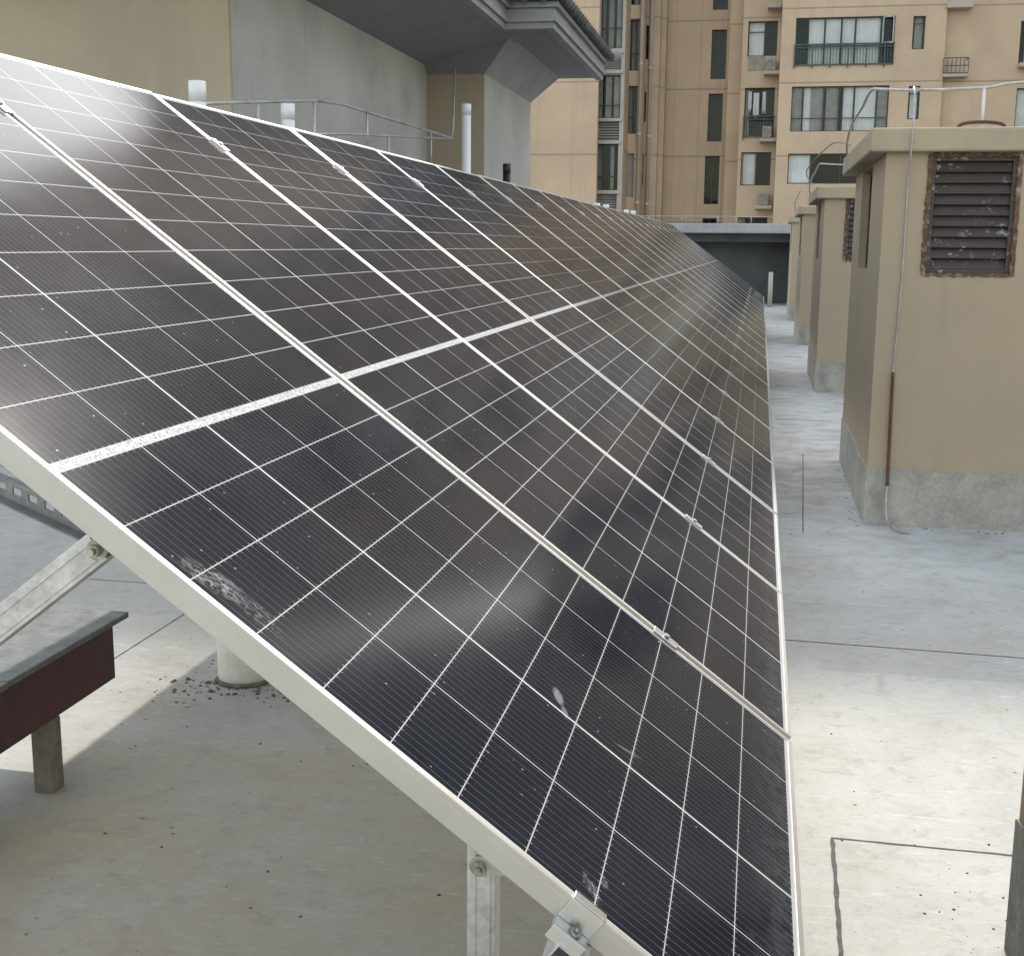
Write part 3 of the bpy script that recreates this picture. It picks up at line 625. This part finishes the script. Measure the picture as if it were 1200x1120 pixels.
XE1, XE2, YE2, YE3 = -3.09, XB + 1.03, YA1 - 1.05, YB1 + .36
# soffits: sloped cove from the wall head, then flat board out to the fascia
s = MB()
s.prism([(XA - .02, YA0 + .5, ZW + .08), (XA - .02, YE2 + 1.2, ZW + .08), (XA - .02, YE2 + 1.2, ZW + .4), (XA - .02, YA0 + .5, ZW + .4)], (-.001, 0, 0))
s.poly([(XA, YA0 - .9, ZW + .08), (XA, YA1, ZW + .08), (XE1, YA1, ZE), (XE1, YA0 - .9, ZE)])
s.box(-12, XE1 - .15, YA0 - .9, YA1 - .3, ZE + .002, ZE + .05)
s.box(-6, XE2 - .002, YE2 + .002, YE3 - .002, ZE + .003, ZE + .06)
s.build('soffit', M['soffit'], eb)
k = MB(); a, b_ = .0, .40
k.poly([(XB, YA1, ZW - .03), (XB, YB1, ZW - .03), (XB + b_, YB1 + .2, ZE), (XB + b_, YA1 - b_, ZE)])
k.poly([(XB, YB1, ZW - .03), (XB - 2, YB1, ZW - .03), (XB - 2, YB1 + .2, ZE), (XB + b_, YB1 + .2, ZE)])
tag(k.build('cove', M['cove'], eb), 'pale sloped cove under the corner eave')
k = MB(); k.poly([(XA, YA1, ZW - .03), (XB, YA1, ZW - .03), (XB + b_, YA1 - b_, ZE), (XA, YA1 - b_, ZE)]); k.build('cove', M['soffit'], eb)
f = MB()
def fascia(a, b, out, z0, prof=((0, 0, .07), (.035, .072, .13), (.015, .132, .22), (.06, .222, .28)), ext=None):
    b0 = b; a, b, out = Vector(a), Vector(b), Vector(out)
    for (o, za, zb) in prof:
        if ext: b = Vector(b0) + ext * o
        f.hexa([a + Vector((0, 0, z0 + za)) - out * .1, b + Vector((0, 0, z0 + za)) - out * .1, b + out * o + Vector((0, 0, z0 + za)), a + out * o + Vector((0, 0, z0 + za)),
                a + Vector((0, 0, z0 + zb)) - out * .1, b + Vector((0, 0, z0 + zb)) - out * .1, b + out * o + Vector((0, 0, z0 + zb)), a + out * o + Vector((0, 0, z0 + zb))])
fascia((XE1, YA0 - .9, 0), (XE1, YE2 + .02, 0), (1, 0, 0), ZE - .03)
fascia((XE1 - .4, YE2, 0), (XE2, YE2, 0), (0, -1, 0), ZE - .03, ext=Vector((1, 0, 0)))
fascia((XE2, YE2 + .1, 0), (XE2, YE3, 0), (1, 0, 0), ZE - .031)
f.build('fascia', M['fascia'], eb)
r = MB(); ZR = ZE + .26
def slopeface(p, q_, up):           # roof plane with tile rolls: p->q along the eave, up = vector to the ridge
    p, q_, up = Vector(p), Vector(q_), Vector(up); n = (q_ - p).cross(up).normalized(); n = n if n.z > 0 else -n
    r.hexa([p, q_, q_ + up, p + up, p + n * .04, q_ + n * .04, q_ + up + n * .04, p + up + n * .04])
    k = int((q_ - p).length / .19)
    for i in range(k):
        c = p.lerp(q_, (i + .5) / k) + n * .04; r.tube([c - up.normalized() * .05, c + up], .05, 8)
        c2 = p.lerp(q_, (i + 1) / k) + n * .03; r.tube([c2 - up.normalized() * .03, c2 + up * .02], .035, 6)
slopeface((XE2 + .1, YE2 - .05, ZR), (XE2 + .1, YE3 + .05, ZR), (-2.2, 0, .95))
slopeface((XE1 - .3, YE2 - .1, ZR), (XE2 + .02, YE2 - .1, ZR), (0, 1.9, .85))
slopeface((XE1 + .1, YA0 - .9, ZR), (XE1 + .1, YE2 - .1, ZR), (-3.2, 0, 1.35))
r.build('roof', M['rooftile'], eb)
h = MB()
h.tube(smooth_path([(XE2 - .1, YE2 + .1, ZR + .15), (XE2 + .08, YE2 - .08, ZR + .09), (XE2 + .2, YE2 - .18, ZR + .14)], 4), .085, 10); h.build('ridge_end', M['fascia'], eb); h = MB(); h.tube(smooth_path([(XE2 - .3, YE3 - .2, ZR + .2), (XE2 + .08, YE3, ZR + .06), (XE2 + .2, YE3 + .1, ZR + .1)], 4), .085, 10)
h.build('ridge_end', M['fascia'], eb)
for i in range(3): MB().tube([(XE1 - .1 + i * .24, YE2 - .2, ZR + .06), (XE1 - .1 + i * .24, YE2 - .05, ZR + .09)], .07, 10).build('eave_tile', M['fascia'], eb)
# thin lightning rails along its foot, one climbing to the soffit
lr = empty('lightning_rail', (-3.7, 10, 0), 'thin pale lightning rail running along the grey wall up to the eave', 'lightning rail')
XR_ = -3.72
def A(u, v):
    d = RT * ((u - 600) / FPX) + DN * ((v - 560) / FPX) + FW; return CAM + d * ((XR_ - CAM.x) / d.x)
MB().tube([A(225, 123), A(250, 121), A(330, 119), A(372, 118), A(400, 122), A(529, 162), A(531, 150), A(533, 80)], .013, 8).build('rod', M['wire'], lr)
MB().tube([A(330, 158), A(400, 157), A(470, 160), A(529, 163)], .012, 8).build('rod', M['wire'], lr)
for (u, v, dz) in ((302, 119, .35), (368, 118, .5), (430, 131, .4), (455, 160, .4), (505, 153, .5)):
    p = A(u, v); MB().tube([p, p + Vector((0, 0, -dz))], .011, 8).build('stay', M['wire'], lr)

# ================================================================== SHELTER AT THE END OF THE PATH
sh = empty('roof_shelter', (-1, 34, 0), 'low concrete shelter with dark open mouth at the end of the path', 'shelter')
q = MB(); q.box(-4.2, .76, 34.0, 37.6, 1.95, 2.215); q.build('slab', M['shelter'], sh, bevel=.03)
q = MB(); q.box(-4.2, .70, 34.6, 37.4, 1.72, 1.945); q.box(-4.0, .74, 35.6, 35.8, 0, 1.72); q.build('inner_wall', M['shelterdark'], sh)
q = MB(); q.box(.73, .95, 34.15, 37.5, 0, 1.948); q.box(-4.1, -3.9, 34.15, 35.6, 0, 1.72); q.build('side_wall', M['shelter'], sh)
q = MB()
for x in (-3.2, -2.3, -1.3, -.4, .4): q.tube([(x, 34.3, 2.2), (x, 34.3, 2.42)], .012, 6)
q.tube([(-4.1, 34.3, 2.41), (.7, 34.3, 2.40)], .010, 6); q.build('rail', M['wire'], sh)

# ================================================================== APARTMENT BLOCK
ab = empty('apartment_block', (0, 56, -24), 'tall beige tiled apartment block closing the view, windows and railings', 'building')
ZT = (53.2 - 3.60) / 1.18; ZB = -24.0
def wall(mname, x0, x1, Y, holes, thick=.35, lab_=None):
    """front wall in plane y=Y with real openings; holes are (x0,x1,z0,z1)"""
    q = MB(); zs = sorted(set([ZB, ZT] + [h for a in holes for h in (a[2], a[3])]))
    for za, zb in zip(zs[:-1], zs[1:]):
        act = sorted((a[0], a[1]) for a in holes if a[2] <= za + 1e-6 and a[3] >= zb - 1e-6); x = x0
        for a, b in act:
            if a > x: q.box(x, a, Y, Y + thick, za, zb)
            x = max(x, b)
        if x < x1: q.box(x, x1, Y, Y + thick, za, zb)
    o = q.build('wall', M[mname], ab)
    if lab_: o['label'] = lab_
    return o
def rect(u0, v0, u1, v1, Y):        # photo rectangle -> opening on the facade
    a = P(u0, (v0 + v1) / 2, Y); b = P(u1, (v0 + v1) / 2, Y); t = P((u0 + u1) / 2, v0, Y); c = P((u0 + u1) / 2, v1, Y)
    return (a.x, b.x, c.z, t.z)
def window(h, Y, cuts, trans=None, curtains=(), pale=False, fr='winframe', depth=.12, fw=.045):
    """window in opening h: outer frame, mullions at fractions cuts, transom at fraction trans; curtains (fraction0, fraction1, kind)"""
    x0, x1, z0, z1 = h; W = x1 - x0; q = MB(); y = Y + depth
    q.box(x0, x0 + fw, y, y + .06, z0, z1); q.box(x1 - fw, x1, y, y + .06, z0, z1); q.box(x0 + fw, x1 - fw, y, y + .06, z0, z0 + fw); q.box(x0 + fw, x1 - fw, y, y + .06, z1 - fw, z1)
    for c in cuts: q.box(x0 + W * c - fw * .45, x0 + W * c + fw * .45, y + .002, y + .055, z0 + fw, z1 - fw)
    if trans:
        zt = z0 + (z1 - z0) * trans; xs = [x0 + fw] + [x0 + W * c for c in cuts] + [x1 - fw]
        for i in range(len(xs) - 1): q.box(xs[i] + (fw * .45 if i else 0), xs[i + 1] - (fw * .45 if i < len(xs) - 2 else 0), y + .003, y + .05, zt - fw * .45, zt + fw * .45)
    o = q.build('window', M[fr], ab)
    MB().poly([(x0 + .01, y + .027, z0 + .01), (x1 - .01, y + .027, z0 + .01), (x1 - .01, y + .027, z1 - .01), (x0 + .01, y + .027, z1 - .01)]).build('pane', M['pane'], o)
    for (a, b, kd) in curtains:
        c = MB(); xa, xb = x0 + W * a, x0 + W * b; n = max(4, int((xb - xa) / .07)); yc = y + .16; base = len(c.v)
        for i in range(n + 1):
            x = xa + (xb - xa) * i / n; d = .03 * math.sin(i * 2.1) + .012 * math.sin(i * .9); c.v += [(x, yc + d, z0 + .04), (x, yc + d, z1 - .02)]
        for i in range(n): c.face([2 * i, 2 * i + 2, 2 * i + 3, 2 * i + 1], True)
        c.build('curtain', M['curtain' if kd == 'w' else 'curtain_dull'], o)
    return o
def railing(h, Y, frac, step=.12):
    x0, x1, z0, z1 = h; zt = z0 + (z1 - z0) * frac; q = MB(); y = Y - .06
    q.box(x0 - .03, x1 + .03, y - .03, y + .03, zt - .03, zt + .03); q.box(x0 - .03, x1 + .03, y - .025, y + .025, z0 - .02, z0 + .03); q.box(x0, x1, y - .015, y + .015, zt - .14, zt - .10)
    n = max(3, int((x1 - x0) / step))
    for i in range(n + 1):
        x = x0 + (x1 - x0) * i / n; t = .028 if i % 6 == 0 else .011
        q.box(x - t, x + t, y - t * .9, y + t * .9, z0 + .03 if t < .02 else z0 - .12, zt - .03)
    return q.build('railing', M['railmetal'], ab)
def ledge(u0, v0, u1, v1, Y, out=.55):
    h = rect(u0, v0, u1, v1, Y - out); return MB().box(h[0], h[1], Y - out, Y - .002, h[2], h[3]).build('ledge', M['slab'], ab, bevel=.02)
YR, YC, YP, YN, YW, YBAY, Y2 = 55.0, 59.0, 58.5, 57.0, 53.5, 54.5, 56.5
FL = 3.02
def up(h, n): return (h[0], h[1], h[2] + FL * n, h[3] + FL * n)
# ---- right wing
W1, W2, W3 = rect(932, 20, 1048, 76, YR), rect(927, 101, 1041, 154, YR), rect(923, 180, 1036, 215.5, YR)
S1, S2, S3 = rect(1069.5, 19, 1084, 58, YR), rect(1064, 101, 1077.5, 140, YR), rect(1058, 180, 1072, 219, YR)
E1, E2 = rect(1190, 103, 1262, 151, YR + .35), rect(1195, 24, 1268, 76, YR + .35)
XRS = P(1107, 60, YR).x
up_right = [up(W1, n) for n in range(1, 10)]; up_small = [up(S1, n) for n in range(1, 10)]
xr0 = P(913, 100, YR).x
wall('facade', xr0, XRS, YR, [W1, W2, W3, S1, S2, S3] + up_right + up_small, lab_='front wall of the right wing')
wall('facade', XRS, 11.6, YR + .35, [E1, E2], lab_='set back strip at the right end')
o = window(W1, YR, (.13, .30, .47, .61, .87), .41, ((.14, .29, 'w'), (.31, .46, 'w'), (.48, .60, 'w'), (.62, .86, 'w')))
h = (W1[0] + (W1[1] - W1[0]) * .88, W1[1] + .02, W1[2] + (W1[3] - W1[2]) * .43, W1[3])      # sash standing open
q = MB(); fw = .06; x0, x1, z0, z1 = h; c = Vector((x0, YR + .1, 0)); e = Vector((.86, -.5, 0)) * (x1 - x0)
def vbar(f0, f1, za, zb): q.obox(c + e * (f0 + f1) / 2 + Vector((0, 0, (za + zb) / 2)), e * (f1 - f0) / 2, Vector((.5, .86, 0)) * .02, Vector((0, 0, (zb - za) / 2)))
vbar(0, .1, z0, z1); vbar(.9, 1, z0, z1); vbar(.1, .9, z0, z0 + fw); vbar(.1, .9, z1 - fw, z1); q.build('sash', M['winframe_pale'], o)
railing(W1, YR, .43)
window(W2, YR, (.115, .34, .5, .53, .65, .88), .3, ((.01, .11, 'd'), (.13, .2, 'w'), (.2, .33, 'd'), (.36, .49, 'd'), (.54, .64, 'w'), (.66, .87, 'w'), (.89, .99, 'd')), fw=.04)
window(W3, YR, (.24, .55), None, ((.01, .23, 'w'),))
window(S1, YR, (), .78, ((.2, .85, 'd'),)); window(S2, YR, (), .78, ((.2, .85, 'w'),)); window(S3, YR, (), .78)
window(E1, YR + .35, (.5,), None, ((.0, .45, 'w'), (.55, 1, 'w'))); window(E2, YR + .35, (.5,), .4, ((.1, .9, 'd'),))
for i, h in enumerate(up_right): window(h, YR, (.3, .47, .61, .87), .41, ((.31 if i % 2 else .1, .6, 'w'),) if i % 3 else ())
for h in up_small: window(h, YR, (), .78)
ledge(1105, 86.5, 1135, 90, YR + .35); ledge(1110, 1, 1141, 9, YR + .35); ledge(1195, 73, 1230, 78, YR + .35)
h = rect(1105.5, 68, 1135, 86, YR - .2); q = MB()
for k in range(7): x = h[0] + (h[1] - h[0]) * k / 6; q.box(x - .012, x + .012, YR - .22, YR - .19, h[2], h[3])
for z in (h[2] + .02, (h[2] + h[3]) / 2, h[3]): q.box(h[0] - .012, h[1] + .012, YR - .225, YR - .185, z - .018, z + .018)
q.box(h[1] - .02, h[1] + .01, YR - .185, YR + .34, h[3] - .018, h[3] + .018); q.build('railing', M['railmetal'], ab)
# ---- recessed bay with air conditioners
N1, N2, N3, N4 = rect(876.5, 25, 911, 66, YN), rect(872, 103, 907, 160.5, YN), rect(868, 178.5, 903, 217.5, YN), rect(864, 255, 899, 275, YN)
xn0, xn1 = P(871, 100, YN).x - .1, xr0 + .01
ups = [up(N1, n) for n in range(1, 10)]
wall('facade', xn0, xn1, YN, [N1, N2, N3, N4] + ups, lab_='recessed strip with small windows and ledges')
window(N1, YN, (.58,), .7, ((.05, .55, 'w'),)); window(N3, YN, (.5,), None, ((.08, .5, 'w'),)); window(N4, YN, (.5,), None); railing(N2, YN, .42, .13)
window(N2, YN, (), None, (), depth=.3)
for i, h in enumerate(ups): window(h, YN, (.5,), .7, ((.08, .5, 'w'),) if i % 2 else ())
h = rect(876, 66.5, 897, 83, YN); MB().box(h[0], h[1], YN - .03, YN - .002, h[2], h[3]).build('spandrel', M['facade_grey'], ab)
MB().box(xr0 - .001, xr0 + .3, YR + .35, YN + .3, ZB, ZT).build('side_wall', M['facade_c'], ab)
acs = [((898.5, 68, 909, 82), 'air conditioner on the ledge beside the upper grey spandrel'), ((893.5, 148, 904, 161), 'air conditioner beside the laundry balcony railing'), ((888.5, 225, 900, 240), 'lowest air conditioner, under the half curtained window')]
for (a, l) in acs:
    ledge(a[0] - 3.5, a[3] + .6, a[0] + 16, a[3] + 5, YN, .75)
    h = rect(*a, YN - .6); cx = (h[0] + h[1]) / 2
    ac = empty('air_conditioner', (cx, YN - .45, h[2]), l, 'air conditioner', 'air conditioners on the ledges')
    MB().box(h[0], h[1], YN - .6, YN - .25, h[2], h[3]).build('casing', M['acwhite'], ac, bevel=.015)
    g = MB(); r_ = (h[3] - h[2]) * .36; zc = (h[2] + h[3]) / 2
    for rr in (1, .72, .44): g.tube([(cx - .05 + r_ * rr * math.cos(t * PI / 12), YN - .612, zc + r_ * rr * math.sin(t * PI / 12)) for t in range(25)], .012, 5, False)
    g.tube([(cx - .05, YN - .602, zc), (cx - .05, YN - .606, zc)], r_ * .8, 20); g.build('fan_grille', M['curtain_dull'], ac)
ledge(900, 3, 916, 9, YN, .75)
laundry = [(.12, .24, .55, .93, 'cloth_white', 'round white garment hanging at the left of the balcony'), (.3, .5, .42, .9, 'cloth_white', 'long white cloth hanging in the balcony middle'), (.44, .55, .62, .92, 'cloth_dark', 'dark garment hanging over the white cloth on the balcony'), (.60, .72, .5, .92, 'cloth_white', 'narrow pale towel hanging at the balcony right')]
for i, (a, b_, za, zb, mm, l) in enumerate(laundry):
    W = N2[1] - N2[0]; Hh = N2[3] - N2[2]; x0, x1 = N2[0] + W * a, N2[0] + W * b_; z0, z1 = N2[2] + Hh * za, N2[2] + Hh * zb; y = YN + .12 - .05 * i % .1
    c = MB(); n = 10
    for s_ in (0, .02):
        for k in range(n + 1):
            x = x0 + (x1 - x0) * k / n; d = .03 * math.sin(k * 1.3 + i); sag = .08 * (z1 - z0) * math.sin(k * .9 + i)
            c.v += [(x, y + d + s_, z0 + sag), (x + .02 * math.sin(k), y + d * .4 + s_, z1)]
    for k in range(n): c.face([2 * k, 2 * k + 2, 2 * k + 3, 2 * k + 1], True); m_ = 2 * (n + 1); c.face([m_ + 2 * k, m_ + 2 * k + 1, m_ + 2 * k + 3, m_ + 2 * k + 2], True)
    tag(c.build('laundry', M[mm], org=((x0 + x1) / 2, y, z0)), l, 'laundry', 'laundry drying on the balcony')
# ---- pilaster and slotted centre
xp0, xp1 = P(853, 100, YP).x, P(872, 100, YP).x
MB().box(xp0, xp1 + .1, YP, YN + 2.4, ZB, ZT).build('pilaster', M['facade'], ab)
MB().box(xp1 + .1, xp1 + .3, YN + .36, YP + 1, ZB, ZT).build('side_wall', M['facade_c'], ab)
SL = [rect(833.5, 35, 851, 93, YC), rect(829.5, 110, 846.5, 166, YC), rect(825.5, 183, 842.5, 239.5, YC), rect(822.5, 256, 839, 300, YC)]
SL += [up(SL[0], n) for n in range(1, 11)]
xc0 = P(776, 100, YC).x
wall('facade_c', xc0, xp0 + .05, YC, SL, lab_='grooved wall with tall dark slots')
for h in SL: window(h, YC, (.5,), None, (), fw=.04, depth=.2)
# ---- left wing: front wall, glazed bay, second strip, narrow returns
xw1 = P(701, 100, YW).x
wall('facade', -13.7, xw1, YW, [], lab_='blank front wall of the left wing')
BA = [rect(704.5, -24, 730, 57, YBAY), rect(700, 88, 727, 138.5, YBAY), rect(697, 169, 724, 223, YBAY)]
BL = [rect(703, 64, 728, 82, YBAY), rect(698.5, 143, 725.5, 165, YBAY), rect(695.5, 228, 722.5, 248, YBAY)]
xb1 = P(731.5, 100, YBAY).x
BAu = [up(BA[1], n) for n in range(3, 11)]
wall('slab', xw1 - .3, xb1, YBAY, BA + BL + BAu, lab_='glazed bay with pale slab edges')
for i, h in enumerate(BA): window(h, YBAY, (.33, .62), .3, ((.05, .2, 'd'), (.34, .6, 'd'), (.7, .95, 'd')) if i != 2 else ((.04, .28, 'd'), (.65, .8, 'd')), fr='winframe')
for h in BAu: window(h, YBAY, (.33, .62), .3, ((.34, .6, 'd'),))
for h in BL:
    q = MB(); n = 7
    for k in range(n): z = h[2] + (h[3] - h[2]) * (k + .5) / n; q.hexa([(h[0], YBAY + .08, z - .05), (h[1], YBAY + .08, z - .05), (h[1], YBAY + .10, z - .06), (h[0], YBAY + .10, z - .06), (h[0], YBAY + .17, z + .03), (h[1], YBAY + .17, z + .03), (h[1], YBAY + .19, z + .02), (h[0], YBAY + .19, z + .02)])
    q.build('louvre', M['curtain_dull'], ab)
for v in (61, 84.5, 140.5, 167, 225.5): 
    h = rect(695.5 + (250 - v) * .032, v - 1.6, 731.5 - v * .032, v + 1.6, YBAY - .12); MB().box(h[0], h[1] + .05, YBAY - .12, YBAY - .003, h[2], h[3]).build('slab_edge', M['slab'], ab)
D2 = [rect(733.5, 23, 750, 83, Y2), rect(730, 101, 746.5, 157, Y2), rect(727.5, 180, 742.5, 231, Y2), rect(737, -55, 754, 6, Y2)]
x20, x21 = xb1, P(752.5, 100, Y2).x
D2u = [up(D2[0], n) for n in range(2, 11)]
wall('facade', x20, x21, Y2, D2 + D2u, lab_='narrow strip with dark windows beside the bay')
for i, h in enumerate(D2):
    if i == 2: MB().box(h[0], h[1], Y2 + .2, Y2 + .25, h[2], h[3]).build('door', M['curtain_dull'], ab)
    else: window(h, Y2, (.4, .7), .35, ((.42, .68, 'd'),))
for h in D2u: window(h, Y2, (.4, .7), .35)
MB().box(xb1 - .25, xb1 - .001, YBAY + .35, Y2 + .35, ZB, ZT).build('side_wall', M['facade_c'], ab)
YM = 57.8; x31 = P(772, 100, YM).x
R3 = [rect(756, 30, 760.5, 70, YM), rect(752.5, 108, 757, 143, YM), rect(749.5, 182, 754, 218, YM)]
wall('facade_c', x21, x31, YM, R3, lab_='return strip with slit windows')
for h in R3: window(h, YM, (), None, (), fw=.03)
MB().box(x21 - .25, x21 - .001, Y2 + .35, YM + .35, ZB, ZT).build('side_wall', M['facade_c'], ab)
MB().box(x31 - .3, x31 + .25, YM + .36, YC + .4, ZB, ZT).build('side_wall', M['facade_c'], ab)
def downpipe(u0, u1, Y, v0, v1):
    a, b = P(u0, v0, Y - .12), P(u1, v1, Y - .12); q = MB(); x = (a.x + b.x) / 2
    q.tube([(x, Y - .12, b.z - 3), (x, Y - .12, ZT - 1)], .07, 10)
    for z in range(0, 14, 3): q.tube([(x, Y - .12, z + .4), (x, Y - .12, z + .55)], .09, 10)
    return q.build('downpipe', M['slab'], ab)
downpipe(753, 746, Y2, 0, 250); downpipe(777, 770, YC, 0, 255); downpipe(765, 757, YM, 0, 255)
# dark rooms behind the openings, roof and rear of the block
q = MB()
for (x0, x1, Y) in ((-13.6, xw1 - .31, YW), (xw1 - .29, xb1 - .26, YBAY), (x20 + .01, x21 - .26, Y2), (x21 + .01, x31 - .31, YM), (xc0, xp0, YC), (xn0 + .42, xn1 - .02, YN), (xr0 + .32, 11.55, YR + .35)):
    q.box(x0, x1, Y + 1.1, Y + 1.3, ZB, ZT - .1)
q.build('room', M['room'], ab)
q = MB(); q.box(-13.7, 11.6, 61.5, 70, ZB, ZT - .02); q.box(-13.7, -13.4, YW + .36, 61.4, ZB, ZT - .01); q.box(11.3, 11.6, YR + .71, 61.4, ZB, ZT - .01); q.build('rear_wall', M['facade_c'], ab)
MB().box(-13.9, 11.8, 53.2, 70.2, ZT, ZT + .4).build('roof', M['slab'], ab)  # unseen slab, its overhang added to keep the cast shade edge straight
# neighbour outside the right edge: seen in the panels only
nb = empty('apartment_block', (24, 50, -24), 'neighbouring tower off to the right, mirrored darkly in the near panels', 'building')
wq = MB(); wq.box(14.2, 40, 50, 62, -24, 34); wq.build('wall', M['facade_grey'], nb); tag(MB().box(11.9, 14.19, 60, 72, -24, 15).build('wall', M['facade_grey'], nb), 'lower link wing'); MB().box(14, 40.2, 49.8, 62.2, 34, 34.5).build('roof', M['slab'], nb)
